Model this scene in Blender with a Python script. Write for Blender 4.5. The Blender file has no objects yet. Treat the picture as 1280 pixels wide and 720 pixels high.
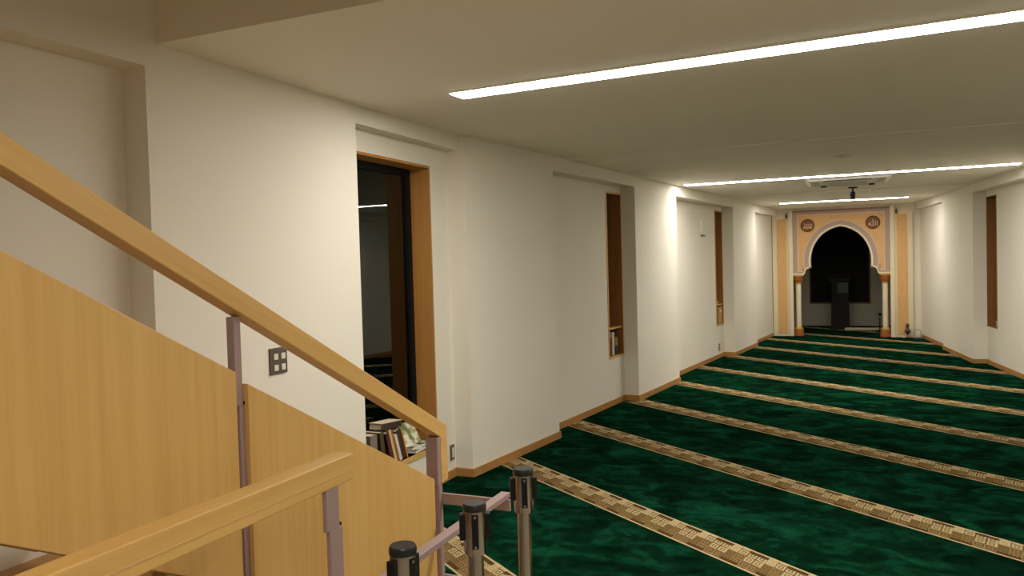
import bpy, bmesh, math, random
from mathutils import Matrix, Vector
random.seed(7)
C = bpy.context.scene.collection
SC = bpy.context.scene
R = math.radians

# ------------------------------------------------------------------ camera
def set_camera():
    pitch, roll, yaw = R(1.755), R(1.596), R(23.4)
    cp, sp, c, s = math.cos(pitch), math.sin(pitch), math.cos(roll), math.sin(roll)
    RM = Matrix(((c, s, 0), (-s, c, 0), (0, 0, 1)))
    rt, up, fw = RM @ Vector((1, 0, 0)), RM @ Vector((0, -cp, -sp)), RM @ Vector((0, -sp, cp))
    Y = math.sin(yaw) * rt + math.cos(yaw) * fw
    X = math.cos(yaw) * rt - math.sin(yaw) * fw
    ex, ey, ez = Vector((1, 0, 0)), Vector((0, -1, 0)), Vector((0, 0, -1))
    M = Matrix([[e.dot(a) for e in (ex, ey, ez)] for a in (X, Y, up)]).to_4x4()
    M.translation = Vector((0, 0, 1.59))
    cd = bpy.data.cameras.new('camera'); cd.sensor_width = 36; cd.lens = 36 * 969 / 1280
    cd.clip_start = 0.02; cd.clip_end = 100
    o = bpy.data.objects.new('camera', cd); C.objects.link(o); o.matrix_world = M
    SC.camera = o
set_camera()

# ------------------------------------------------------------------ world, exposure
w = bpy.data.worlds.new('night'); SC.world = w; w.use_nodes = True
w.node_tree.nodes['Background'].inputs[0].default_value = (0.0004, 0.0004, 0.0005, 1)
w.node_tree.nodes['Background'].inputs[1].default_value = 1.0
SC.view_settings.view_transform = 'Standard'
SC.view_settings.look = 'None'
SC.view_settings.gamma = 1
SC.view_settings.use_curve_mapping = False
SC.view_settings.exposure = 1.47
SC.cycles.max_bounces = 16; SC.cycles.diffuse_bounces = 10
LIGHT_COLOR = (1.0, 0.95, 0.86, 1)
LIGHT_POWER = 18.0

# ------------------------------------------------------------------ materials
def mat(name, col, rough=0.6, metal=0.0, spec=0.5):
    m = bpy.data.materials.new(name); m.use_nodes = True
    b = m.node_tree.nodes['Principled BSDF']
    b.inputs['Base Color'].default_value = (*col, 1)
    b.inputs['Roughness'].default_value = rough
    b.inputs['Metallic'].default_value = metal
    b.inputs['Specular IOR Level'].default_value = spec
    return m

class NT:
    """tiny node helper"""
    def __init__(s, m): s.m = m; s.t = m.node_tree; s.n = s.t.nodes; s.l = s.t.links; s.b = s.n['Principled BSDF']
    def new(s, typ, **kw):
        n = s.n.new(typ)
        for k, v in kw.items(): setattr(n, k, v)
        return n
    def link(s, a, b): s.l.new(a, b)
    def math(s, op, a, b=None, c=None):
        n = s.new('ShaderNodeMath', operation=op)
        for i, v in enumerate((a, b, c)):
            if v is None: continue
            if isinstance(v, (int, float)): n.inputs[i].default_value = v
            else: s.link(v, n.inputs[i])
        return n.outputs[0]
    def mix(s, f, a, b):
        n = s.new('ShaderNodeMix', data_type='RGBA')
        for i, v in ((0, f), (6, a), (7, b)):
            if isinstance(v, (int, float)): n.inputs[i].default_value = v
            elif isinstance(v, tuple): n.inputs[i].default_value = (*v, 1)
            else: s.link(v, n.inputs[i])
        return n.outputs[2]
    def noise(s, vec, scale, detail=3, rough=0.5, dist=0.0):
        n = s.new('ShaderNodeTexNoise'); n.inputs['Scale'].default_value = scale
        n.inputs['Detail'].default_value = detail; n.inputs['Roughness'].default_value = rough
        n.inputs['Distortion'].default_value = dist
        if vec is not None: s.link(vec, n.inputs['Vector'])
        return n.outputs['Fac']
    def ramp(s, f, *stops):
        n = s.new('ShaderNodeValToRGB'); e = n.color_ramp.elements
        while len(e) < len(stops): e.new(0.5)
        for el, (p, c) in zip(e, stops): el.position = p; el.color = (*c, 1)
        s.link(f, n.inputs[0]); return n.outputs[0]
    def obj(s): return s.new('ShaderNodeTexCoord').outputs['Object']
    def mapping(s, v, scale=(1, 1, 1), rot=(0, 0, 0)):
        n = s.new('ShaderNodeMapping'); n.inputs['Scale'].default_value = scale; n.inputs['Rotation'].default_value = rot
        s.link(v, n.inputs['Vector']); return n.outputs[0]
    def bump(s, h, strength, dist=0.01):
        n = s.new('ShaderNodeBump'); n.inputs['Strength'].default_value = strength; n.inputs['Distance'].default_value = dist
        s.link(h, n.inputs['Height']); s.link(n.outputs[0], s.b.inputs['Normal'])

def plaster(name, col):
    m = mat(name, col, 0.85, spec=0.25); k = NT(m); v = k.obj()
    f = k.noise(v, 1.3, 4)
    c2 = tuple(x * 0.94 for x in col)
    k.link(k.mix(f, col, c2), k.b.inputs['Base Color'])
    k.bump(k.noise(v, 220, 2), 0.06, 0.002)
    return m

def wood(name, axis, a, b, rough=0.42, rot=(0, 0, 0)):
    m = mat(name, a, rough, spec=0.4); k = NT(m); v = k.mapping(k.obj(), (1, 1, 1), rot)
    st = {'x': (0.9, 26, 26), 'y': (26, 0.9, 26), 'z': (26, 26, 0.7)}[axis]
    g = k.mapping(v, st)
    f1 = k.noise(g, 1.0, 5, 0.6, 0.4)
    st2 = tuple(4.5 * x for x in st); g2 = k.mapping(v, st2)
    f2 = k.noise(g2, 1.0, 3, 0.6)
    lo = k.noise(k.mapping(v, {'x': (0.3, 4, 4), 'y': (4, 0.3, 4), 'z': (4, 4, 0.25)}[axis]), 1.0, 2)
    f = k.math('ADD', k.math('MULTIPLY', f1, 0.55), k.math('ADD', k.math('MULTIPLY', f2, 0.25), k.math('MULTIPLY', lo, 0.3)))
    k.link(k.ramp(f, (0.36, b), (0.66, a)), k.b.inputs['Base Color'])
    k.bump(f2, 0.04, 0.001)
    return m

WA, WB = (0.72, 0.455, 0.155), (0.60, 0.345, 0.10)
M = {}
M['wall'] = plaster('wall_plaster', (0.83, 0.79, 0.69))
M['ceil'] = plaster('ceiling_paint', (0.90, 0.85, 0.74))
M['wood_y'] = wood('oak_along', 'y', WA, WB)
M['wood_x'] = wood('oak_across', 'x', WA, WB)
M['wood_z'] = wood('oak_upright', 'z', WA, WB)
M['base'] = wood('baseboard_wood', 'y', (0.47, 0.245, 0.075), (0.38, 0.185, 0.05))
M['lining'] = wood('window_lining_wood', 'z', (0.50, 0.235, 0.055), (0.40, 0.175, 0.038))
M['niche_wood'] = wood('shaded_lining_wood', 'z', (0.30, 0.125, 0.035), (0.22, 0.085, 0.022))  # orange lining wood with the shade of the unlit niches in its colour
M['mauve_steel'] = mat('mauve_painted_steel', (0.36, 0.255, 0.245), 0.45)
M['chrome'] = mat('brushed_steel', (0.40, 0.36, 0.30), 0.2, 1.0)
M['black'] = mat('black_plastic', (0.005, 0.005, 0.005), 0.45, spec=0.3)
M['blackgloss'] = mat('black_cap', (0.014, 0.014, 0.015), 0.35, spec=0.4)
M['darkmetal'] = mat('dark_window_metal', (0.008, 0.007, 0.006), 0.6, spec=0.15)
M['grille'] = mat('pale_grille', (0.50, 0.48, 0.42), 0.5)
M['white'] = mat('white_plastic', (0.75, 0.73, 0.68), 0.45)
M['plate'] = mat('bronze_grey_plate', (0.14, 0.115, 0.095), 0.4, 0.3)
M['rocker'] = mat('switch_rocker', (0.75, 0.70, 0.58), 0.4)
M['cream'] = mat('cream_paint', (0.80, 0.70, 0.50), 0.6)
M['mauve'] = mat('mauve_band', (0.46, 0.335, 0.27), 0.65)
M['pink'] = mat('pale_pink_moulding', (0.74, 0.54, 0.40), 0.6)
M['medal'] = mat('carved_brown_wood', (0.17, 0.06, 0.016), 0.5)
M['letter'] = mat('gilded_lettering', (0.66, 0.40, 0.18), 0.45, 0.2)
M['terracotta'] = mat('amber_brown_paint', (0.36, 0.12, 0.022), 0.45)
M['giltring'] = mat('gilt_ring', (0.66, 0.42, 0.10), 0.4, 0.3)
M['dark_wood'] = wood('dark_furniture_wood', 'z', (0.010, 0.008, 0.006), (0.007, 0.005, 0.004), 0.85)
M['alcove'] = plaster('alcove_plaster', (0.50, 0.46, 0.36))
M['paper'] = mat('book_pages', (0.72, 0.62, 0.44), 0.8)
M['rugpale'] = plaster('pale_rug_weave', (0.50, 0.44, 0.34))

def gold_mat():
    m = mat('gold_arabesque', (0.7, 0.45, 0.2), 0.6); k = NT(m); v = k.obj()
    n = k.new('ShaderNodeTexVoronoi', feature='DISTANCE_TO_EDGE'); n.inputs['Scale'].default_value = 26
    k.link(v, n.inputs['Vector'])
    f = k.ramp(n.outputs['Distance'], (0.03, (1, 1, 1)), (0.12, (0, 0, 0)))
    f2 = k.noise(v, 40, 3)
    c = k.mix(f, (0.74, 0.43, 0.165), (0.62, 0.33, 0.105))
    k.link(k.mix(k.math('MULTIPLY', f2, 0.45), c, (0.82, 0.55, 0.26)), k.b.inputs['Base Color'])
    k.bump(n.outputs['Distance'], 0.2, 0.006)
    return m
M['gold'] = gold_mat()

def emit(name, col, st):
    m = bpy.data.materials.new(name); m.use_nodes = True; t = m.node_tree
    t.nodes.clear(); e = t.nodes.new('ShaderNodeEmission'); o = t.nodes.new('ShaderNodeOutputMaterial')
    e.inputs[0].default_value = col; e.inputs[1].default_value = st; t.links.new(e.outputs[0], o.inputs[0])
    return m
M['lamp'] = emit('lamp_diffuser', LIGHT_COLOR, LIGHT_POWER)
M['lamp_dim'] = emit('lamp_diffuser_unseen', LIGHT_COLOR, LIGHT_POWER * 0.85)

def glass(name, tint, boost):
    m = bpy.data.materials.new(name); m.use_nodes = True; t = m.node_tree
    t.nodes.clear(); o = t.nodes.new('ShaderNodeOutputMaterial'); mx = t.nodes.new('ShaderNodeMixShader')
    tr = t.nodes.new('ShaderNodeBsdfTransparent'); tr.inputs[0].default_value = (*tint, 1)
    gl = t.nodes.new('ShaderNodeBsdfGlossy'); gl.inputs['Roughness'].default_value = 0.0
    gl.inputs['Color'].default_value = (0.95, 0.97, 0.95, 1)
    fr = t.nodes.new('ShaderNodeFresnel'); fr.inputs[0].default_value = boost
    t.links.new(fr.outputs[0], mx.inputs[0]); t.links.new(tr.outputs[0], mx.inputs[1]); t.links.new(gl.outputs[0], mx.inputs[2])
    t.links.new(mx.outputs[0], o.inputs[0]); return m
M['glass'] = glass('night_window_glass', (0.8, 0.82, 0.8), 1.6)

STRIPE_ANG = 126.9            # heading of the carpet rows, clockwise from +Y
def carpet_mat():
    m = mat('green_prayer_carpet', (0.01, 0.06, 0.03), 1.0, spec=0.0); k = NT(m); v = k.obj()
    a = R(STRIPE_ANG)
    sx = k.new('ShaderNodeSeparateXYZ'); k.link(v, sx.inputs[0]); X, Y = sx.outputs[0], sx.outputs[1]
    across = k.math('ADD', k.math('MULTIPLY', X, -math.cos(a)), k.math('MULTIPLY', Y, math.sin(a)))   # distance across the rows
    along = k.math('ADD', k.math('MULTIPLY', X, math.sin(a)), k.math('MULTIPLY', Y, math.cos(a)))
    P, W, mid0 = 1.245, 0.25, 1.80
    q = k.math('FRACT', k.math('ADD', k.math('DIVIDE', k.math('SUBTRACT', across, mid0), P), 20.5))
    d = k.math('MULTIPLY', k.math('SUBTRACT', q, 0.5), P)           # signed distance from the row's mid line
    ad = k.math('ABSOLUTE', d)
    stripe = k.math('LESS_THAN', ad, W / 2)
    edge = k.math('MULTIPLY', k.math('GREATER_THAN', ad, W / 2 - 0.016), k.math('LESS_THAN', ad, W / 2 - 0.002))
    # meander: a pale upper band and a brown lower band stepping together, woven of small nested squares
    g = 0.0625
    al = k.math('ADD', along, k.math('MULTIPLY', d, 0.45))
    u = k.math('FRACT', k.math('DIVIDE', al, 4 * g))
    s1 = k.math('LESS_THAN', k.math('ABSOLUTE', k.math('SUBTRACT', u, 0.5)), 0.25)
    sh = k.math('ADD', d, k.math('MULTIPLY', k.math('SUBTRACT', s1, 0.5), g))
    pale = k.math('MULTIPLY', k.math('GREATER_THAN', sh, 0.0), k.math('LESS_THAN', sh, 1.75 * g))
    brown = k.math('MULTIPLY', k.math('GREATER_THAN', sh, -1.75 * g), k.math('LESS_THAN', sh, 0.0))
    def cell(x):
        f = k.math('FRACT', k.math('ADD', k.math('DIVIDE', x, g), 20.0))
        return k.math('ABSOLUTE', k.math('SUBTRACT', f, 0.5))
    cheb = k.math('MAXIMUM', cell(al), cell(sh))
    ring = k.math('ADD', k.math('GREATER_THAN', cheb, 0.42),
                  k.math('MULTIPLY', k.math('MULTIPLY', k.math('GREATER_THAN', cheb, 0.11), k.math('LESS_THAN', cheb, 0.26)), 0.8))
    sweep = k.math('GREATER_THAN', u, 0.70)                       # plain sweep between the squares
    ring = k.math('MULTIPLY', ring, k.math('SUBTRACT', 1.0, k.math('MULTIPLY', sweep, 0.6)))
    wob = k.noise(v, 7, 3)
    cpale = k.mix(ring, (0.54, 0.43, 0.235), (0.12, 0.07, 0.026))
    cbrown = k.mix(ring, (0.13, 0.078, 0.028), (0.27, 0.185, 0.085))
    base = (0.05, 0.027, 0.011)
    col = k.mix(brown, base, cbrown)
    col = k.mix(pale, col, cpale)
    col = k.mix(edge, col, (0.56, 0.44, 0.24))
    col = k.mix(k.math('MULTIPLY', wob, 0.35), col, (0.20, 0.13, 0.05))
    # green pile, brushed into dark and light strokes
    st = k.mapping(v, (3.4, 5.2, 1), (0, 0, R(35)))
    n1 = k.noise(st, 1.0, 5, 0.58, 0.9)
    n2 = k.noise(v, 17, 4, 0.6)
    n3 = k.noise(v, 0.8, 2)
    f = k.math('ADD', k.math('ADD', k.math('MULTIPLY', n1, 0.72), k.math('MULTIPLY', n2, 0.20)), k.math('MULTIPLY', n3, 0.14))
    green = k.ramp(f, (0.38, (0.0010, 0.0060, 0.0026)), (0.53, (0.0026, 0.0185, 0.0080)), (0.68, (0.0055, 0.060, 0.028)))
    k.link(k.mix(stripe, green, col), k.b.inputs['Base Color'])
    k.bump(k.noise(v, 300, 2), 0.35, 0.006)
    return m
M['carpet'] = carpet_mat()
M['bounce_floor'] = plaster('unseen_entrance_floor', (0.42, 0.38, 0.31))  # out of view; pale so that it bounces light up to the ceiling

# ------------------------------------------------------------------ mesh helpers
class MB:
    def __init__(s): s.bm = bmesh.new()
    def box(s, x0, x1, y0, y1, z0, z1, T=None):
        vs = [s.bm.verts.new((x, y, z)) for z in (z0, z1) for x, y in ((x0, y0), (x1, y0), (x1, y1), (x0, y1))]
        if T is not None:
            for v in vs: v.co = T @ v.co
        for f in ((3, 2, 1, 0), (4, 5, 6, 7), (0, 1, 5, 4), (1, 2, 6, 5), (2, 3, 7, 6), (3, 0, 4, 7)):
            s.bm.faces.new([vs[i] for i in f])
        return s
    def prism(s, pts, z0, z1):                       # plan polygon raised from z0 to z1
        return s.extrude([(x, y, z0) for x, y in pts], (0, 0, z1 - z0))
    def extrude(s, pts, d):
        d = Vector(d); A = [s.bm.verts.new(p) for p in pts]; B = [s.bm.verts.new(Vector(p) + d) for p in pts]
        n = len(A); s.bm.faces.new(A[::-1]); s.bm.faces.new(B)
        for i in range(n): s.bm.faces.new((A[i], A[(i + 1) % n], B[(i + 1) % n], B[i]))
        return s
    def lathe(s, prof, c=(0, 0, 0), n=24):
        rows = []
        for r, z in prof:
            if r < 1e-6: rows.append([s.bm.verts.new((c[0], c[1], c[2] + z))])
            else: rows.append([s.bm.verts.new((c[0] + r * math.cos(2 * math.pi * i / n), c[1] + r * math.sin(2 * math.pi * i / n), c[2] + z)) for i in range(n)])
        for a, b in zip(rows, rows[1:]):
            for i in range(n):
                j = (i + 1) % n
                if len(a) == 1 and len(b) == 1: continue
                if len(a) == 1: s.bm.faces.new((a[0], b[j], b[i]))
                elif len(b) == 1: s.bm.faces.new((a[i], a[j], b[0]))
                else: s.bm.faces.new((a[i], a[j], b[j], b[i]))
        return s
    def tube(s, pts, r, n=8, closed=False):
        pts = [Vector(p) for p in pts]; rings = []; N = len(pts)
        for i, p in enumerate(pts):
            a = pts[(i - 1) % N] if (i > 0 or closed) else p; b = pts[(i + 1) % N] if (i < N - 1 or closed) else p
            d = (b - a).normalized(); u = d.cross(Vector((0.31, 0.2, 0.93))).normalized(); w_ = d.cross(u)
            rings.append([s.bm.verts.new(p + r * (math.cos(2 * math.pi * k / n) * u + math.sin(2 * math.pi * k / n) * w_)) for k in range(n)])
        for i in range(N if closed else N - 1):
            a, b = rings[i], rings[(i + 1) % N]
            for k in range(n): s.bm.faces.new((a[k], a[(k + 1) % n], b[(k + 1) % n], b[k]))
        if not closed: s.bm.faces.new(rings[0][::-1]); s.bm.faces.new(rings[-1])
        return s
    def strip(s, A, B, d):                            # ribbon between two polylines, given depth d
        d = Vector(d)
        for i in range(len(A) - 1): s.extrude([A[i], A[i + 1], B[i + 1], B[i]], d)
        bmesh.ops.remove_doubles(s.bm, verts=s.bm.verts[:], dist=1e-5)
        return s
    def build(s, name, m, parent=None, bevel=0.0, smooth=False):
        bmesh.ops.recalc_face_normals(s.bm, faces=s.bm.faces[:])
        if parent is not None:
            off = parent.location.copy()
            p = parent.parent
            while p is not None: off += p.location; p = p.parent
            bmesh.ops.translate(s.bm, verts=s.bm.verts[:], vec=-off)
        me = bpy.data.meshes.new(name); s.bm.to_mesh(me); s.bm.free()
        me.materials.append(m)
        o = bpy.data.objects.new(name, me); C.objects.link(o)
        if parent is not None: o.parent = parent
        if smooth:
            for p in me.polygons: p.use_smooth = True
            try: me.set_sharp_from_angle(angle=R(40))
            except Exception: pass
        if bevel:
            b = o.modifiers.new('bevel', 'BEVEL'); b.width = bevel; b.segments = 2; b.limit_method = 'ANGLE'; b.angle_limit = R(35)
        return o

def thing(name, label, cat, loc=(0, 0, 0), group=None):
    o = bpy.data.objects.new(name, None); o.empty_display_size = 0.1; C.objects.link(o); o.location = loc
    o['label'] = label; o['category'] = cat
    if group: o['group'] = group
    return o
def tag(o, label, cat, group=None):
    o['label'] = label; o['category'] = cat
    if group: o['group'] = group
    return o
def struct(o, label=None):
    o['kind'] = 'structure'
    if label: o['label'] = label
    return o
def sgroup(name, loc):
    o = bpy.data.objects.new(name, None); C.objects.link(o); o.location = loc; o['kind'] = 'structure'; return o
def copy_tree(o, parent=None):
    c = o.copy(); C.objects.link(c)
    if parent is not None: c.parent = parent
    for ch in list(o.children): copy_tree(ch, c)
    return c
def frame(ox, oy, deg, side):
    """local (s along the wall, d into the room, z) -> world; side +1: room lies clockwise of the heading"""
    a = R(deg); u = Vector((math.sin(a), math.cos(a), 0)); n = Vector((math.cos(a), -math.sin(a), 0)) * side
    return Matrix(((u.x, n.x, 0, ox), (u.y, n.y, 0, oy), (0, 0, 1, 0), (0, 0, 0, 1)))

CEIL = 2.547
# ------------------------------------------------------------------ room shell
FN = frame(-2.645, 0, 0, 1)               # near left wall
FF = frame(-2.583, 5.154, 6.58, 1)        # far left wall
FR = frame(1.433, 14.42, -6.7, -1)        # right wall (s runs away from the camera)
TH = 0.45
WN = (3.93, 4.905, 0.300, 2.31)           # large window: along, height
NZ = (0.53, 2.35)                         # slit windows

def pier(b, F, s0, s1, h): b.box(s0, s1, -TH, 0, 0, h, F)
def bay(b, F, s0, s1, dep, top, h, hole=None):
    b.box(s0, s1, -TH, 0, top, h, F)                                   # head over the recess
    if hole is None: b.box(s0, s1, -TH, -dep, 0, top, F); return
    a0, a1, z0, z1 = hole
    if a0 > s0 + 1e-4: b.box(s0, a0, -TH, -dep, 0, top, F)
    if a1 < s1 - 1e-4: b.box(a1, s1, -TH, -dep, 0, top, F)
    b.box(a0, a1, -TH, -dep, 0, z0, F); b.box(a0, a1, -TH, -dep, z1, top, F)

b = MB()
bay(b, FN, -3.0, 2.367, 0.138, 2.45, 4.2)
pier(b, FN, 2.367, 2.43, 4.2); pier(b, FN, 2.43, 3.86, 2.6)
bay(b, FN, 3.86, 5.18, 0.10, 2.447, 2.6, WN)
nf = FF.to_3x3() @ Vector((0, 1, 0))
e1 = FF @ Vector((1.44, 0, 0)); e1b = e1 - nf * TH
b.prism([(-3.095, 5.18), (-2.60, 5.18), (e1.x, e1.y), (e1b.x, e1b.y)], 0, 2.6)
n1 = (3.469 - 0.435, 3.469 - 0.014); n2 = (7.852 - 0.44, 7.852 - 0.014)
bay(b, FF, 1.44, 3.469, 0.17, 2.425, 2.6, (*n1, *NZ))
pier(b, FF, 3.469, 4.945, 2.6)
bay(b, FF, 4.945, 7.852, 0.18, 2.415, 2.6, (*n2, *NZ))
pier(b, FF, 7.852, 9.455, 2.6)
bay(b, FF, 9.455, 11.6, 0.10, 2.405, 2.6)
struct(b.build('wall_left', M['wall']))

b = MB()
rs = [(-1.762, -4.66), (-6.10, -9.0), (-10.5, -13.4)]
rn = [(s0 - 0.47, s0 - 0.014) for s0, _ in rs]
bay(b, FR, 0, 2.2, 0.08, 2.415, 2.6)
prev = 0
for (s0, s1), nn in zip(rs, rn):
    pier(b, FR, s0, prev, 2.6); bay(b, FR, s1, s0, 0.17, 2.425, 2.6, (*nn, *NZ)); prev = s1
pier(b, FR, -13.4, prev, 2.6) if prev != -13.4 else None
pier(b, FR, -17.6, -13.4, 4.2)
struct(b.build('wall_right', M['wall']))

struct(MB().box(-3.1, 3.9, -3.3, -3.0, 0, 4.2).build('wall_back', M['wall']))
# ceiling: three slabs a few millimetres apart in level, the near one ends in a soffit
struct(MB().prism([(-3.1, 2.43), (-0.9, 2.43), (-0.9, -3.3), (4.2, -3.3), (4.2, 6.92), (-3.1, 6.92)], CEIL + 0.008, 2.95).build('ceiling', M['ceil']))
struct(MB().box(-3.1, 4.2, 6.92, 12.57, CEIL, 2.95).build('ceiling_far', M['ceil']))
struct(MB().box(-3.1, 4.2, 12.57, 19.6, CEIL - 0.006, 2.95).build('ceiling_end', M['ceil']))
struct(MB().box(-3.1, 4.2, -3.3, 2.43, 4.2, 4.4).build('ceiling_upper', M['ceil']))
struct(MB().box(-3.1, -0.73, 2.43, 2.6, 2.95, 4.2).box(-0.9, -0.73, -3.0, 2.43, 2.95, 4.2).build('wall_upper', M['wall']))
struct(MB().box(-3.2, 4.2, -3.3, 2.7, -0.1, 0).build('floor_entrance', M['bounce_floor']), 'unseen pale entrance floor by the stairs, added to bounce light')
struct(MB().box(-3.2, 4.2, 2.7, 19.7, -0.1, 0).build('floor', M['carpet']), 'deep green mottled prayer carpet with tan patterned row stripes')

# front (mihrab) wall and the alcove behind it
MC = -0.115
b = MB()
b.box(-1.65, MC - 0.90, 16.46, 16.80, 0, 2.6); b.box(MC + 0.90, 1.6, 16.46, 16.80, 0, 2.6); b.box(MC - 0.90, MC + 0.90, 16.46, 16.80, 2.46, 2.6)
struct(b.build('wall_front', M['wall']))
AY = 18.9
b = MB(); b.box(-1.8, 1.7, AY, AY + 0.3, 0, 0.49); b.box(-1.8, -0.80, AY, AY + 0.3, 0.49, 2.6)
b.box(0.48, 1.7, AY, AY + 0.3, 0.49, 2.6); b.box(-0.80, 0.48, AY, AY + 0.3, 2.45, 2.6)
struct(b.build('wall_alcove', M['alcove']))
struct(MB().box(-1.8, -1.45, 16.8, AY, 0, 2.6).build('wall_alcove_left', M['alcove']))
struct(MB().box(1.25, 1.7, 16.8, AY, 0, 2.6).build('wall_alcove_right', M['alcove']))
wd = sgroup('window_5', (-0.16, AY, 0.49))
b = MB()
for bx in ((-0.80, -0.77, 0.49, 2.45), (0.45, 0.48, 0.49, 2.45), (-0.77, 0.45, 0.49, 0.52), (-0.77, 0.45, 2.42, 2.45)): b.box(bx[0], bx[1], AY + 0.03, AY + 0.12, bx[2], bx[3])
b.build('window_frame', M['niche_wood'], wd)
MB().box(-0.77, 0.45, AY + 0.06, AY + 0.09, 0.52, 2.42).build('dark_pane', M['darkmetal'], wd)  # matte black sheet for the dark window; the darkness is its colour

# baseboards
def base_run(b, pts, h=0.062, t=0.012):
    for (x0, y0), (x1, y1) in zip(pts, pts[1:]):
        d = Vector((x1 - x0, y1 - y0, 0)); L = d.length; d.normalize(); n = Vector((d.y, -d.x, 0))
        T = Matrix(((d.x, n.x, 0, x0), (d.y, n.y, 0, y0), (0, 0, 1, 0), (0, 0, 0, 1)))
        b.box(-0.0, L + t, 0, t, 0, h, T)
P = lambda F, s, d: tuple((F @ Vector((s, d, 0)))[:2])
b = MB()
base_run(b, [(-2.645, 2.38), (-2.645, 3.86)]); base_run(b, [(-2.745, 3.86), (-2.745, 5.18), (-2.60, 5.18), P(FF, 1.44, 0)])
base_run(b, [P(FF, 1.44, -.17), P(FF, 3.469, -.17), P(FF, 3.469, 0), P(FF, 4.945, 0)])
base_run(b, [P(FF, 4.945, -.18), P(FF, 7.852, -.18), P(FF, 7.852, 0), P(FF, 9.455, 0)])
base_run(b, [P(FF, 9.455, -.10), P(FF, 11.32, -.10)])
struct(b.build('baseboard_left', M['base']))
b = MB()
base_run(b, [P(FR, 1.98, -.08), P(FR, 0, -.08)]); last = 0
for s0, s1 in rs:
    base_run(b, [P(FR, last, 0), P(FR, s0, 0), P(FR, s0, -.17), P(FR, s1, -.17)]); last = s1
base_run(b, [P(FR, last, 0), P(FR, -17.3, 0)])
struct(b.build('baseboard_right', M['base']))

# wooden ledge along the recess under the stairs
struct(MB().box(-2.783, -2.645, -2.9, 2.36, 0, 0.548).build('trim_1', M['base'], bevel=0.003))

# ------------------------------------------------------------------ windows
def window(name, F, s0, s1, z0, z1, dface, depth, lining, trimw=0.018, sill=False, mull=0.0):
    """box lining let into the wall: front edge at d=-dface (3 mm proud), pane at d=-dface-depth"""
    o = F @ Vector(((s0 + s1) / 2, -dface, z0)); g = sgroup(name, o)
    f, bk = -dface + 0.004, -dface - depth - 0.06
    b = MB(); t = trimw
    b.box(s0, s0 + t, bk, f, z0, z1, F); b.box(s1 - t, s1, bk, f, z0, z1, F); b.box(s0 + t, s1 - t, bk, f, z1 - t, z1, F)
    b.build('window_frame', lining, g)
    MB().box(s0 + t, s1 - t, bk, f + (0.006 if sill else 0), z0, z0 + (0.034 if sill else t), F).build('window_sill', M['wood_y'] if sill else lining, g)
    d = -dface - depth
    if mull:
        b = MB(); zz = z0 + (0.034 if sill else t)
        b.box(s0 + t, s0 + t + mull, d - 0.04, d + 0.02, zz, z1 - t, F); b.box(s1 - t - mull, s1 - t, d - 0.04, d + 0.02, zz, z1 - t, F)
        b.box(s0 + t + mull, s1 - t - mull, d - 0.04, d + 0.02, z1 - t - mull, z1 - t, F); b.box(s0 + t + mull, s1 - t - mull, d - 0.04, d + 0.02, zz, zz + mull * 0.6, F)
        b.build('sash', M['darkmetal'], g)
    MB().box(s0 + t + mull, s1 - t - mull, d - 0.012, d - 0.004, z0 + t, z1 - t - mull, F).build('pane', M['glass'], g)
    return g
window('window_1', FN, WN[0], WN[1], WN[2] - 0.034, WN[3], 0.10, 0.17, M['lining'], 0.018, True, 0.045)
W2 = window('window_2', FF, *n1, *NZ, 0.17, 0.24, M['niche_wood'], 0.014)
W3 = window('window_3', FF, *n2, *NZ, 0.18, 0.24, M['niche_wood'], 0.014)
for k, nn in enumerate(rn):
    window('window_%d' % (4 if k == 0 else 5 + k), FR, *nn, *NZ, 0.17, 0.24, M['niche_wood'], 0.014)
# pale front edging of the two left slit windows, and their shelves
for g, (a0, a1), dep in ((W2, n1, .17), (W3, n2, .18)):
    b = MB(); f0, f1 = -dep, -dep + 0.007
    b.box(a0 - 0.012, a0 + 0.010, f0, f1, NZ[0] - .012, NZ[1] + .012, FF); b.box(a1 - 0.010, a1 + 0.004, f0, f1, NZ[0] - .012, NZ[1] + .012, FF)
    b.box(a0 + .01, a1 - .01, f0, f1, NZ[1] - .010, NZ[1] + .012, FF); b.box(a0 + .01, a1 - .01, f0, f1, NZ[0] - .012, NZ[0] + .012, FF)
    b.build('edging', M['wood_z'], g)
    MB().box(a0 + .014, a1 - .014, -dep - 0.2, -dep - 0.004, 0.838, 0.856, FF).build('shelf', M['wood_y'], g)

# ------------------------------------------------------------------ ceiling lights
def strip_light(x0, y0, x1, y1, width, zc, label, lamp='lamp'):
    c = Vector(((x0 + x1) / 2, (y0 + y1) / 2, zc)); d = Vector((x1 - x0, y1 - y0, 0)); L = d.length; d.normalize(); n = Vector((-d.y, d.x, 0))
    T = Matrix(((d.x, n.x, 0, c.x), (d.y, n.y, 0, c.y), (0, 0, 1, 0), (0, 0, 0, 1)))
    g = thing('ceiling_light', label, 'light', c, 'long strip lights in the ceiling')
    h, w2 = L / 2, width / 2
    MB().box(-h, h, -w2, w2, zc - 0.010, zc - 0.001, T).build('diffuser', M[lamp], g)
    b = MB(); e = 0.006
    b.box(-h - e, h + e, -w2 - e, -w2, zc - 0.008, zc, T); b.box(-h - e, h + e, w2, w2 + e, zc - 0.008, zc, T)
    b.box(-h - e, -h, -w2, w2, zc - 0.008, zc, T); b.box(h, h + e, -w2, w2, zc - 0.008, zc, T)
    b.build('frame', M['ceil'], g)
strip_light(-2.01, 3.935, 2.10, 3.69, 0.15, CEIL + 0.008, 'nearest and widest white strip light, crossing the upper right of the view')
strip_light(-1.90, 10.06, 1.76, 10.08, 0.14, CEIL, 'middle white strip light, just before the square ceiling air vent')
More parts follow.
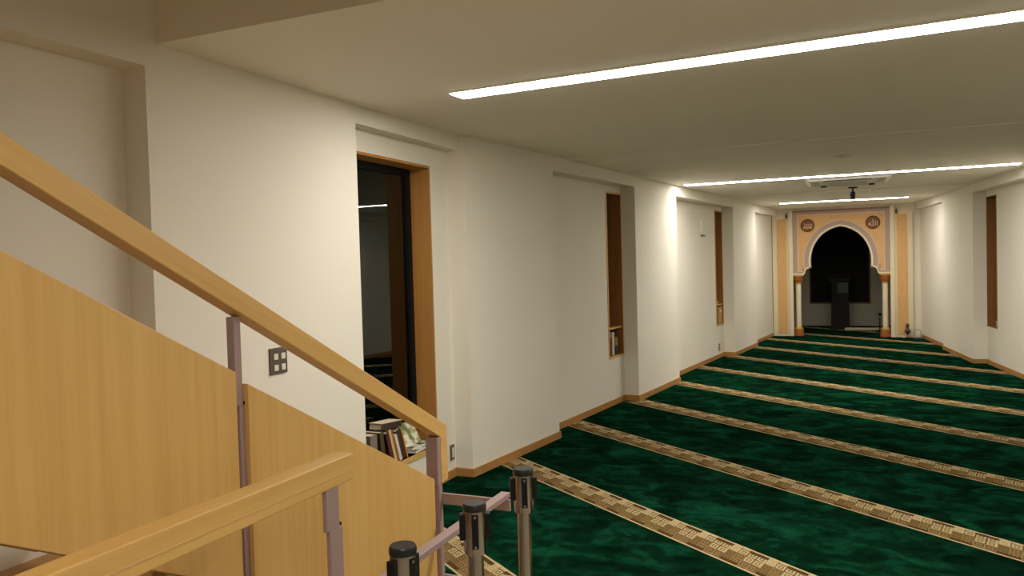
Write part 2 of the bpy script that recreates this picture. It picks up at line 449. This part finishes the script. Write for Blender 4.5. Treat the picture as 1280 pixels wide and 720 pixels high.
strip_light(-1.076, 14.56, 0.96, 14.70, 0.14, CEIL - 0.006, 'farthest short white strip light, above the front of the prayer niche')

strip_light(-0.75, 0.1, 1.0, 0.04, 0.15, CEIL + 0.008, 'unseen white strip light added over the entrance behind the railing', 'lamp_dim')  # out of view; added to account for the light on the foreground wood
# air conditioner cassette
g = thing('ceiling_air_conditioner', 'square white ceiling air conditioner between the two far strip lights', 'air conditioner', (0.02, 10.80, CEIL))
cx, cy = 0.02, 10.80
def rect(r, z): return [(cx - r, cy - r, z), (cx + r, cy - r, z), (cx + r, cy + r, z), (cx - r, cy + r, z)]
b = MB(); z0, z1 = CEIL - 0.035, CEIL - 0.001
lo = [b.bm.verts.new(p) for p in rect(0.44, z0)]; hi = [b.bm.verts.new(p) for p in rect(0.50, z1)]
b.bm.faces.new(lo); b.bm.faces.new(hi)
for i in range(4): b.bm.faces.new((lo[i], lo[(i + 1) % 4], hi[(i + 1) % 4], hi[i]))
b.build('panel', M['white'], g)
for a in range(4):
    T = Matrix.Translation((cx, cy, 0)) @ Matrix.Rotation(a * math.pi / 2, 4, 'Z')
    MB().box(-0.27, 0.27, 0.335, 0.40, z0 - 0.004, z0 + 0.002, T).build('vent', M['black'] if a % 2 == 0 else M['grille'], g)
for sx in (-1, 1):
    MB().box(cx + sx * .29 - .035, cx + sx * .29 + .035, cy + .33, cy + .42, z0 - 0.016, z0 + 0.002).build('louvre_end', M['black'], g)
b = MB(); b.box(cx - .26, cx + .26, cy - .26, cy + .26, z0 - 0.012, z0)
gr = b.build('grille', M['white'], g, bevel=0.004)
for i in range(9):
    y = cy - .22 + i * .055
    MB().box(cx - .23, cx + .23, y, y + .012, z0 - 0.0145, z0 - 0.0115).build('slot', M['grille'], gr)

g = thing('ceiling_camera', 'small black fixture hanging from the ceiling before the farthest strip light', 'camera', (0.09, 12.05, CEIL))
MB().lathe([(0, 0), (0.062, 0), (0.062, -0.012), (0.02, -0.018), (0, -0.018)], (0.09, 12.05, CEIL)).build('mount', M['black'], g, smooth=True)
MB().lathe([(0.0, -0.018), (0.012, -0.018), (0.012, -0.06), (0.030, -0.065), (0.034, -0.10), (0.028, -0.17), (0.020, -0.178), (0, -0.178)], (0.09, 12.05, CEIL), 20).build('body', M['black'], g, smooth=True)
g = thing('smoke_detector', 'flat round white smoke detector on the ceiling before the middle strip light', 'smoke detector', (-0.03, 7.95, CEIL))
MB().lathe([(0, -0.001), (0.085, -0.001), (0.085, -0.018), (0.07, -0.030), (0, -0.034)], (-0.03, 7.95, CEIL), 32).build('housing', M['white'], g, smooth=True)
MB().lathe([(0, -0.030), (0.03, -0.032), (0.026, -0.042), (0, -0.042)], (-0.03, 7.95, CEIL), 20).build('sensor', M['white'], g, smooth=True)

# ------------------------------------------------------------------ staircase along the left wall
SX, SLOPE = -1.60, 0.527
st = thing('staircase', 'wood-panelled staircase with an oak handrail rising along the left wall', 'staircase', (-2.1, 2.9, 0))
def slope_z(z_at, y_at): return lambda y: z_at - SLOPE * (y - y_at)
bot = slope_z(1.047, 1.021); topA = slope_z(1.649, 1.05); topB = slope_z(1.271, 1.743)
def panel(y0, y1, top, x0=SX - 0.022, x1=SX, cut=None):
    pts = [(x0, y0, max(bot(y0), 0.01)), (x0, y1, max(bot(y1), 0.01)), (x0, y1, top(y1)), (x0, y0, top(y0))]
    return MB().extrude(pts, (x1 - x0, 0, 0)).build('side_panel', M['wood_z'], st, bevel=0.002)
panel(0.62, 1.703, topA); panel(-0.50, 0.56, topA); panel(-1.62, -0.56, topA)
panel(1.757, 2.838, topB, SX - 0.030, SX - 0.008)
# handrail: sloping oak bar, mitred to a short upright end
rt = slope_z(1.895, 1.061); rb = slope_z(1.826, 1.058)
b = MB(); x0, x1 = SX - 0.058, SX
ys, ye = -1.9, 2.945
prof = [(x0, ys, rb(ys)), (x0, 2.886, rb(2.886)), (x0, 2.886, 0.665), (x0, ye, 0.665), (x0, ye, rt(ye)), (x0, ys, rt(ys))]
b.extrude(prof, (x1 - x0, 0, 0))
b.build('handrail', wood('oak_slope', 'y', WA, WB, rot=(R(27.8), 0, 0)), st, bevel=0.003)
def post(parent, x0, x1, y0, y1, ztop, zsplit, shift):
    p = MB().box(x0, x1, y0, y1, zsplit, ztop).build('post', M['mauve_steel'], parent, bevel=0.002)
    MB().box(x0, x1, y0 + shift, y1 + shift, 0, zsplit - 0.0003).build('post_foot', M['mauve_steel'], p, bevel=0.002)
    MB().box(x0 + .004, x1 + .001, y1 + .0005, y1 + .006, zsplit + .004, zsplit + .012).build('bolt', M['black'], p)
    return p
nw = MB().box(SX - .058, SX - .002, 2.8575, 2.8855, 0.655, rb(2.8855)).build('post', M['mauve_steel'], st, bevel=0.002)
MB().box(SX - .034, SX - .004, 2.868, 2.898, 0, 0.6547).build('post_foot', M['mauve_steel'], nw, bevel=0.002)
for y0, zs in ((1.724, 1.20), (0.575, 1.75), (-0.545, 2.35)):
    post(st, SX - .050, SX - .0225, y0, y0 + .028, rb(y0 + .028), zs, 0.012)
for i in range(17):
    y = 2.88 - 0.3 * i; z = 0.23 + 0.158 * i
    MB().box(-2.640, SX - 0.034, y - 0.26, y, z - 0.03, z).build('tread', M['wood_x'], st)

# ------------------------------------------------------------------ guard railing in the foreground
GX = -1.30
gd = thing('guard_railing', 'low oak-topped guard rail with mauve steel bars in the foreground', 'railing', (GX, 1.8, 0))
MB().box(GX - 0.062, GX, -1.2, 1.832, 0.990, 1.065).build('handrail', M['wood_y'], gd, bevel=0.004)
MB().box(GX - 0.0005, GX + 0.0015, -1.2, 1.832, 1.017, 1.021).build('lamination', mat('pale_glue_line', (0.68, 0.42, 0.16), 0.5), gd)
post(gd, GX - .016, GX - .002, 1.703, 1.760, 0.990, 0.875, 0.013); post(gd, GX - .016, GX - .002, 0.30, 0.357, 0.990, 0.875, 0.013)
for z in (0.642, 0.290):
    MB().box(GX - 0.040, GX, -1.2, 2.925, z - 0.022, z).build('long_bar', M['mauve_steel'], gd, bevel=0.002)
    MB().box(SX - 0.012, GX + 0.012, 2.890, 2.904, z - 0.070, z - 0.0225).build('cross_bar', M['mauve_steel'], gd, bevel=0.003)

# ------------------------------------------------------------------ stanchions
def stanchion(x, y, rot, label, proto=None):
    H = 0.95
    g = thing('belt_stanchion', label, 'stanchion', (x, y, 0), 'steel belt stanchions beside the railing')
    g.rotation_euler.z = 0
    c = (x, y, 0)
    MB().lathe([(0, 0), (0.16, 0), (0.165, 0.006), (0.155, 0.016), (0.05, 0.032), (0.026, 0.036), (0, 0.036)], c, 40).build('base', M['chrome'], g, smooth=True)
    MB().lathe([(0.0, 0.034), (0.0215, 0.034), (0.0215, 0.815), (0, 0.815)], c, 32).build('post', M['chrome'], g, smooth=True)
    h = MB().lathe([(0.0, 0.812), (0.0285, 0.812), (0.031, 0.818), (0.031, 0.932), (0.0, 0.932)], c, 40).build('belt_head', M['chrome'], g, smooth=True)
    MB().lathe([(0.0, 0.931), (0.0318, 0.931), (0.0325, 0.937), (0.0318, 0.946), (0.029, 0.95), (0, 0.95)], c, 40).build('cap', M['blackgloss'], g, smooth=True)
    for k in range(4):
        T = Matrix.Translation((x, y, 0)) @ Matrix.Rotation(rot + k * math.pi / 2, 4, 'Z')
        if k % 2 == 0:
            MB().box(0.026, 0.0325, -0.009, 0.009, 0.832, 0.926, T).build('slot', M['black'], h, bevel=0.002)
            for zz in (0.838, 0.918): MB().box(0.0325, 0.0335, -0.003, 0.003, zz - 0.003, zz + 0.003, T).build('screw', M['chrome'], h)
        else:
            MB().box(0.026, 0.042, -0.012, 0.012, 0.850, 0.922, T).build('belt_clip', M['black'], h, bevel=0.003)
    return g
def facing(x, y): return math.atan2(-y, -x)
stanchion(-0.942, 2.223, facing(-.942, 2.223) - 0.25 + 0.35, 'farthest steel belt stanchion, standing at the end of the mauve bar')
stanchion(-0.933, 1.858, facing(-.933, 1.858) + 0.02, 'middle steel belt stanchion of three beside the mauve railing')
stanchion(-0.950, 1.518, facing(-.95, 1.518) + 0.75, 'nearest steel belt stanchion, only its head showing at the lower edge')

# ------------------------------------------------------------------ switches and outlets
def wall_plate(F, s, d, z, w_, h, label, name, cat, grid):
    o = F @ Vector((s, d, z)); g = thing(name, label, cat, o)
    MB().box(s - w_ / 2, s + w_ / 2, d, d + 0.009, z - h / 2, z + h / 2, F).build('plate', M['plate'], g, bevel=0.002)
    for ds, dz, a, c_ in grid:
        MB().box(s + ds - a / 2, s + ds + a / 2, d + 0.0092, d + 0.014, z + dz - c_ / 2, z + dz + c_ / 2, F).build('rocker', M['rocker'], g, bevel=0.001)
wall_plate(FN, 3.107, 0, 1.137, 0.128, 0.132, 'dark four-button switch plate on the white wall above the stair panel', 'light_switch', 'switch',
           [(-.024, .022, .030, .030), (.030, .022, .030, .030), (-.024, -.034, .030, .030), (.030, -.034, .030, .030)])
wall_plate(FN, 5.118, -0.10, 0.19, 0.062, 0.115, 'small outlet with pale insert low beside the large window', 'wall_outlet', 'outlet', [(0, 0, 0.028, 0.075)])
wall_plate(FF, 7.852 - 0.30, -0.18, 0.17, 0.075, 0.115, 'narrow dark outlet low on the wall under the second slit window', 'wall_outlet', 'outlet', [(0, 0.024, 0.03, 0.03), (0, -0.024, 0.03, 0.03)])
o = FF @ Vector((6.72, -0.18, 2.05))
g = thing('wall_box', 'small white intercom box high on the wall left of the second slit window', 'intercom', o)
MB().box(6.62, 6.82, -0.18, -0.155, 1.97, 2.20, FF).build('case', M['wall'], g, bevel=0.004)
MB().box(6.66, 6.80, -0.18, -0.150, 1.93, 1.95, FF).build('box_shadow', M['plate'], g)  # dark strip laid in as the shadow below the box

# ------------------------------------------------------------------ books
def book_mat(name, col): return mat(name, col, 0.55)
def book(loc, lean, t, h, depth, col, label, group, rotz=0.0, fore=False, name='book'):
    g = thing(name, label, 'book', loc, group)
    cm = book_mat('cover_' + name, col); e = 0.003
    b = MB()
    b.box(-depth, 0, 0, e, 0, h); b.box(-depth, 0, t - e, t, 0, h)
    if fore: b.box(-depth, -depth + e, e, t - e, 0, h)
    else: b.box(-e, 0.0, e, t - e, 0, h)
    c = [b.build('cover', cm)]
    c.append(MB().box(-depth + 0.004, -0.002 if fore else -e - 0.0004, e + 0.0003, t - e - 0.0003, 0.004, h - 0.004).build('pages', M['paper']))
    for k in c: k.parent = g
    g.rotation_euler = (lean, 0, rotz)
    return g
BX, SZ = -2.756, 0.3005
SG = 'books on the large window sill'
def sbook(y0, deg, t, h, dep, col, label, dx=0.0): return book((BX + dx, y0, SZ), R(deg), t, h, dep, col, label, SG)
sbook(3.985, 0, .050, .225, .12, (.05, .04, .035), 'dark upright book at the left end of the sill, half hidden by the wall', -.012)
sbook(4.068, 0, .075, .235, .12, (.23, .18, .14), 'grey-brown upright book, second from the left on the window sill')
sbook(4.202, 7, .042, .235, .125, (.075, .055, .022), 'dark olive book leaning slightly, left of the burgundy one')
sbook(4.304, 16, .034, .222, .12, (.10, .018, .028), 'burgundy leaning book on the window sill')
sbook(4.351, 18, .026, .235, .12, (.62, .52, .20), 'pale yellow leaning book on the window sill')
sbook(4.380, 18, .016, .232, .12, (.42, .10, .02), 'thin orange-red leaning book right of the pale yellow one')
sbook(4.401, 19, .028, .190, .12, (.70, .64, .58), 'shorter white leaning book in the row on the sill', .006)
sbook(4.436, 20, .055, .215, .125, (.055, .028, .012), 'thick dark brown leaning book at the right end of the row')
sbook(4.497, 20, .012, .222, .125, (.60, .27, .04), 'orange-covered thin book leaning outermost against the dark brown one', .004)
g = book((BX - .002, 4.205, .585), R(-94.5), .040, .245, .10, (.05, .03, .018), 'dark book with a cream board lying flat across the leaning row', SG)
t_ = MB().box(-.100, 0, -.003, 0, 0, .245).build('top_board', M['paper']); t_.parent = g
def magazine(loc, rot, size, t, col, col2, label):
    g = thing('magazine', label, 'magazine', loc, 'magazines on the large window sill')
    m = mat('magazine_cover', col, 0.35); k = NT(m); f = k.noise(k.obj(), 16, 3)
    k.link(k.ramp(f, (0.42, col), (0.52, col2), (0.60, (.70, .68, .58))), k.b.inputs['Base Color'])
    c = MB().box(-size[0] / 2, size[0] / 2, -size[1] / 2, size[1] / 2, t * 0.8, t).build('cover', m); c.parent = g
    p = MB().box(-size[0] / 2 + .001, size[0] / 2 - .001, -size[1] / 2 + .001, size[1] / 2 - .001, 0, t * 0.79).build('pages', M['white']); p.parent = g
    g.rotation_euler = rot
magazine((-2.82, 4.725, SZ), (0, 0, R(4)), (.125, .25), .022, (.55, .53, .48), (.05, .05, .05), 'white and black magazine at the bottom of the pile at the sill right end')
magazine((-2.825, 4.715, SZ + .023), (0, 0, R(-5)), (.12, .22), .02, (.02, .02, .02), (.10, .20, .06), 'dark magazine in the middle of the pile at the sill right end')
magazine((-2.852, 4.665, SZ + .115), (R(0), R(62), R(-6)), (.17, .20), .012, (.08, .18, .05), (.42, .34, .16), 'green and tan magazine propped above the pile, against the glass')

def in_frame(F, s, d, z): return F @ Vector((s, d, z))
ZN = NZ[0] + 0.0142
def nbook(F, s, d, z, t, h, dep, col, label, group):
    o = in_frame(F, s, d, z); g = book(o, 0, t, h, dep, col, label, group); g.rotation_euler = (0, 0, R(-6.58)); return g
NG = 'books in the first slit window'
nbook(FF, n1[0] + .10, -.19, ZN, .035, .20, .14, (.20, .05, .03), 'dark red book standing leftmost under the first slit window shelf', NG)
nbook(FF, n1[0] + .137, -.185, ZN, .050, .255, .14, (.68, .62, .50), 'tall white book standing under the first slit window shelf', NG)
nbook(FF, n1[0] + .195, -.19, ZN, .028, .24, .14, (.07, .05, .035), 'dark book standing right of the white one in the first slit window', NG)
nbook(FF, n1[0] + .236, -.187, ZN, .060, .10, .15, (.03, .035, .028), 'low dark green book under the ochre box in the first slit window', NG)
o = in_frame(FF, n1[0] + .268, -.255, ZN + .1003)
g = thing('card_box', 'ochre box resting on the low dark green book in the first slit window', 'box', o)
MB().box(n1[0] + .238, n1[0] + .298, -.33, -.19, ZN + .1005, ZN + .19, FF).build('carton', mat('ochre_card', (.40, .25, .07), .7), g, bevel=.002)
MB().box(n1[0] + .240, n1[0] + .296, -.33, -.192, ZN + .1902, ZN + .197, FF).build('lid', mat('dark_card_lid', (.07, .05, .03), .7), g)
o = in_frame(FF, n2[0] + .30, -.27, ZN)
g = thing('magazine_file', 'ochre upright file box under the shelf of the second slit window', 'box', o)
MB().box(n2[0] + .20, n2[0] + .40, -.36, -.19, ZN, ZN + .27, FF).build('case', mat('ochre_file', (.52, .33, .10), .6), g, bevel=.003)
MB().box(n2[0] + .26, n2[0] + .34, -.1898, -.187, ZN + .18, ZN + .22, FF).build('label_slot', M['paper'], g)
o = in_frame(FF, n2[0] + .12, -.26, ZN)
g = thing('book', 'dark grey book standing left of the ochre file box in the second slit window', 'book', o)
MB().box(n2[0] + .09, n2[0] + .15, -.34, -.20, ZN, ZN + .23, FF).build('cover', mat('grey_cover', (.06, .055, .05), .6), g)
o = in_frame(FF, n2[0] + .22, -.25, .8562)
g = thing('small_bowl', 'small gilt bowl on the shelf edge in the second slit window', 'bowl', o)
MB().lathe([(0, 0), (.03, 0), (.055, .03), (.06, .045), (.054, .045), (.048, .03), (.02, .008), (0, .008)], o, 20).build('vessel', M['giltring'], g, smooth=True)
o = in_frame(FR, rn[0][0] + .22, -.25, ZN)
g = thing('paper_cup', 'small white cup at the foot of the slit window on the right wall', 'cup', o)
MB().lathe([(0, 0), (.03, 0), (.038, .07), (.035, .07), (.028, .004), (0, .004)], o, 20).build('body', M['white'], g, smooth=True)
MB().lathe([(.036, .066), (.040, .068), (.040, .074), (.035, .074), (.036, .066)], o, 20).build('rim', M['white'], g, smooth=True)

# ------------------------------------------------------------------ mihrab
MY = 16.40
mh = thing('mihrab', 'gold and cream prayer niche with a pointed arch at the far end of the hall', 'prayer niche', (MC, MY, 0))
half = [(.87, 1.22), (.67, 1.22), (.655, 1.245), (.645, 1.29), (.625, 1.325), (.605, 1.34), (.535, 1.342), (.541, 1.40), (.545, 1.47), (.542, 1.55),
        (.528, 1.64), (.50, 1.74), (.455, 1.84), (.395, 1.93), (.315, 2.015), (.22, 2.08), (.115, 2.127), (0, 2.155)]
def world(pts, y): return [(MC + x, y, z) for x, z in pts]
def mirror(h): return h + [(-x, z) for x, z in h[-2::-1]]
inner = mirror(half)                              # right bottom -> apex -> left bottom
def outer(h, hx, zb, zt):                          # points on a rectangle's right side and top, one per inner point
    out = []; n = len(h); k0 = n // 2 + 2
    for i, (x, z) in enumerate(h):
        if i <= k0: out.append((hx, zb + (zt - zb) * (i / k0)))
        else: out.append((hx * (1 - (i - k0) / (n - 1 - k0)), zt))
    return out
MB().strip(world(inner, MY), world(mirror(outer(half, .87, 1.2201, 2.49)), MY), (0, 0.36, 0)).build('arch_wall', M['mauve'], mh)
arch = half[6:]                                   # from the ledge up
def offs(h, d):
    out = []
    for i, (x, z) in enumerate(h):
        a = h[max(i - 1, 0)]; c_ = h[min(i + 1, len(h) - 1)]
        tx, tz = c_[0] - a[0], c_[1] - a[1]
        if i == len(h) - 1: nx, nz = 0, 1
        else: L = math.hypot(tx, tz); nx, nz = tz / L, -tx / L
        if i == 0: nx, nz = 1, 0
        out.append((x + nx * d, z + nz * d))
    return out
fr = -0.014
A = mirror(arch); B = mirror(offs(arch, .034))
MB().strip(world(A, MY), world(B, MY), (0, fr, 0)).build('arch_moulding', M['cream'], mh)
cor = half[:7]
for sgn in (1, -1):
    lo = [(sgn * x, z) for x, z in cor]; hi = [(sgn * min(x + .012, .87), z + .028) for x, z in cor]
    MB().strip(world(lo, MY), world(hi, MY), (0, fr, 0)).build('corbel_moulding', M['cream'], mh)
A2 = mirror(offs(arch, .118)); B2 = mirror(offs(arch, .134))
MB().strip(world(A2, MY), world(B2, MY), (0, -.010, 0)).build('arch_fillet', M['pink'], mh)
# gold field: between the fillet and the outer band
gi = offs(arch, .136); gi[0] = (.672, 1.40)
fld = [(.705, 1.30), (.705, 1.40)] + gi
MB().strip(world(mirror(fld), MY), world(mirror(outer(fld, .765, 1.3001, 2.385)), MY), (0, -.007, 0)).build('gold_field', M['gold'], mh)
b = MB()
for x0, x1, z0, z1 in ((-.785, -.766, 1.28, 2.405), (.766, .785, 1.28, 2.405), (-.766, .766, 2.386, 2.405), (-.766, -.69, 1.28, 1.299), (.69, .766, 1.28, 1.299)):
    b.box(MC + x0, MC + x1, MY - .011, MY, z0, z1)
b.build('field_fillet', M['pink'], mh)
b = MB(); b.box(MC - .87, MC + .87, MY - .010, MY, 2.455, 2.49)
b.build('top_band', mat('brown_top_band', (.30, .17, .11), .6), mh)
for sgn in (-1, 1):
    X = lambda a, c_: sorted((MC + sgn * a, MC + sgn * c_))
    x0, x1 = X(.871, .945); MB().box(x0, x1, MY - .03, MY + .055, 0, 2.50).build('pillar', M['cream'], mh, bevel=.004)
    x0, x1 = X(.946, 1.255); p = MB().box(x0, x1, MY, MY + .055, 0, 2.43).build('side_slab', M['cream'], mh)
    x0, x1 = X(.985, 1.165); MB().box(x0, x1, MY - .009, MY, .05, 2.335).build('gold_strip', M['gold'], p)
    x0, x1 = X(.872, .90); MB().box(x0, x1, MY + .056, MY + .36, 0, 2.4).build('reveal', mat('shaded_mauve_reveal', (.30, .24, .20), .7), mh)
    # engaged column
    c = (MC + sgn * .782, MY + .10, 0)
    col = MB().lathe([(0, .165), (.047, .165), (.050, .20), (.050, 1.02), (.047, 1.055), (0, 1.055)], c, 28).build('column', M['cream'], mh, smooth=True)
    MB().lathe([(0, 1.055), (.058, 1.055), (.070, 1.09), (.092, 1.12), (.096, 1.19), (0, 1.19)], c, 28).build('capital', M['terracotta'], col, smooth=True)
    MB().lathe([(.050, 1.035), (.064, 1.04), (.066, 1.055), (.05, 1.062), (.050, 1.035)], c, 28).build('ring', M['giltring'], col, smooth=True)
    MB().box(c[0] - .098, c[0] + .098, c[1] - .098, c[1] + .098, 1.19, 1.22).build('abacus', M['giltring'], col, bevel=.003)
    MB().lathe([(0, .0), (.098, .0), (.098, .04), (.088, .05), (.092, .12), (.085, .14), (.0, .14)], c, 28).build('foot', M['terracotta'], col, smooth=True)
    MB().lathe([(.05, .139), (.080, .14), (.080, .155), (.060, .178), (.05, .178), (.05, .139)], c, 28).build('ring', M['giltring'], col, smooth=True)
# calligraphy roundels
def roundel(x, z, glyph, size):
    T = Matrix.Translation((x, MY - .0072, z)) @ Matrix.Rotation(R(90), 4, 'X')
    b = MB().lathe([(0, 0), (.128, 0), (.128, .014), (.118, .020), (.112, .012), (0, .012)], (0, 0, 0), 40)
    for v in b.bm.verts: v.co = T @ v.co
    o = b.build('roundel', M['medal'], mh, smooth=True)
    cu = bpy.data.curves.new('lettering', 'FONT'); cu.body = glyph; cu.size = size; cu.align_x = 'CENTER'; cu.align_y = 'CENTER'; cu.extrude = .004
    cu.offset = 0.0016
    t = bpy.data.objects.new('lettering', cu); C.objects.link(t)
    bpy.context.view_layer.update()
    me = bpy.data.meshes.new_from_object(t.evaluated_get(bpy.context.evaluated_depsgraph_get()))
    bpy.data.objects.remove(t)
    if len(me.vertices):
        xs = [v.co.x for v in me.vertices]; ys_ = [v.co.y for v in me.vertices]
        cxx, cyy = (min(xs) + max(xs)) / 2, (min(ys_) + max(ys_)) / 2
        sx_ = .165 / (max(xs) - min(xs)); sy_ = .135 / (max(ys_) - min(ys_)); s = sx_
        for v in me.vertices: v.co = T @ Vector(((v.co.x - cxx) * s, (v.co.y - cyy) * sy_, .0165 + v.co.z * s)) - Vector((MC, MY, 0))
    me.materials.clear(); me.materials.append(M['letter'])
    l = bpy.data.objects.new('lettering', me); C.objects.link(l); l.parent = o
roundel(MC - .588, 2.19, '\ufeaa\ufee4\ufea4\ufee3', .2)
roundel(MC + .580, 2.20, '\ufdf2', .2)
for sgn, lab in ((-1, 'small dark fixture above the left gold strip of the prayer niche'), (1, 'small dark fixture above the right gold strip of the prayer niche')):
    x = MC + sgn * .985
    g = thing('wall_fixture', lab, 'fixture', (x, MY, 2.36))
    MB().box(x - .02, x + .02, MY - .03, MY - .001, 2.345, 2.425).build('body', mat('dark_olive_fixture', (.10, .075, .04), .5), g, bevel=.006)
    MB().box(x - .008, x + .008, MY - .02, MY - .001, 2.425, 2.455).build('hook', M['plate'], g)

# things in and beside the alcove
g = thing('pulpit', 'tall dark pulpit with a grey-green cloth inside the dark prayer niche', 'pulpit', (-0.15, 18.1, 0))
b = MB().box(-.36, .07, 17.95, 18.40, 0, .04); b.build('plinth', M['dark_wood'], g, bevel=.004)
MB().extrude([(-.33, 17.99, .04), (.04, 17.99, .04), (.02, 17.99, 1.02), (-.31, 17.99, 1.02)], (0, .36, 0)).build('body', M['dark_wood'], g, bevel=.006)
MB().extrude([(-.35, 17.95, 1.021), (-.35, 18.38, 1.021), (-.35, 18.38, 1.20), (-.35, 17.95, 1.08)], (.42, 0, 0)).build('desk', M['dark_wood'], g, bevel=.006)
MB().box(-.19, .02, 17.975, 17.989, .78, 1.0).build('cloth', mat('grey_green_cloth', (.055, .065, .04), .9), g)
o = MB().tube([(-.06, 17.62, .035), (.15, 17.66, .036), (.40, 17.66, .035), (.70, 17.72, .035)], .035, 14).build('rolled_rug', M['rugpale'], smooth=True)
tag(o, 'pale rolled rug lying on the dark niche floor', 'rug')
g = thing('small_stand', 'small dark upright stand with a round grey head beside the right column', 'stand', (.60, 17.45, 0))
c = (.60, 17.45, 0)
MB().lathe([(0, 0), (.075, 0), (.075, .015), (.02, .03), (.012, .06), (.012, .30), (0, .30)], c, 24).build('base', M['black'], g, smooth=True)
ring = [(.60 + .075 * math.cos(a * math.pi / 12), 17.45, .36 + .075 * math.sin(a * math.pi / 12)) for a in range(24)]
MB().tube(ring, .010, 8, True).build('head', mat('grey_ring', (.22, .21, .19), .5), g, smooth=True)
T = Matrix.Translation((.60, 17.46, .36)) @ Matrix.Rotation(R(90), 4, 'X')
b = MB().lathe([(0, 0), (.035, 0), (.035, .03), (0, .035)], (0, 0, 0), 18)
for v in b.bm.verts: v.co = T @ v.co
b.build('hub', M['black'], g, smooth=True)

g = thing('floor_ornament', 'slim dark brown ornament standing on the carpet right of the prayer niche', 'ornament', (1.03, 16.30, 0))
c = (1.03, 16.30, 0)
MB().lathe([(0, 0), (.035, 0), (.032, .012), (.012, .03), (.014, .075), (0, .075)], c, 20).build('foot', M['terracotta'], g, smooth=True)
MB().lathe([(0, .075), (.02, .075), (.048, .105), (.050, .13), (.030, .165), (.018, .185), (0, .185)], c, 20).build('body', mat('dark_brown_glaze', (.06, .035, .025), .35), g, smooth=True)
MB().lathe([(0, .185), (.016, .185), (.034, .215), (.032, .245), (.015, .27), (0, .275)], c, 20).build('head', mat('brown_glaze', (.11, .07, .04), .4), g, smooth=True)
g = thing('plug_block', 'small white plug block on the carpet before the right gold strip', 'plug', (.965, 16.30, 0))
MB().box(.945, .985, 16.28, 16.32, 0, .035).build('body', M['white'], g, bevel=.004)
MB().tube([(.985, 16.30, .018), (1.0, 16.29, .012), (1.0, 16.26, .006), (1.06, 16.24, .005), (1.14, 16.25, .005)], .004, 6).build('cable', M['black'], g)
g = thing('wire_hoop', 'thin grey wire hoop standing against the wall right of the prayer niche', 'hoop', (1.19, 16.22, 0))
pts = [(1.19 + .058 * math.cos(t_), 16.22, .10 + .066 * math.sin(t_)) for t_ in [R(-20 + i * 11) for i in range(21)]]
pts = [(pts[0][0] - .004, 16.22, .012)] + pts + [(pts[-1][0] + .004, 16.22, .012)]
MB().tube(pts, .006, 8).build('loop', mat('grey_wire', (.22, .21, .2), .4), g, smooth=True)
MB().box(1.12, 1.26, 16.19, 16.25, 0, .012).build('foot_bar', mat('grey_foot', (.25, .23, .21), .5), g)
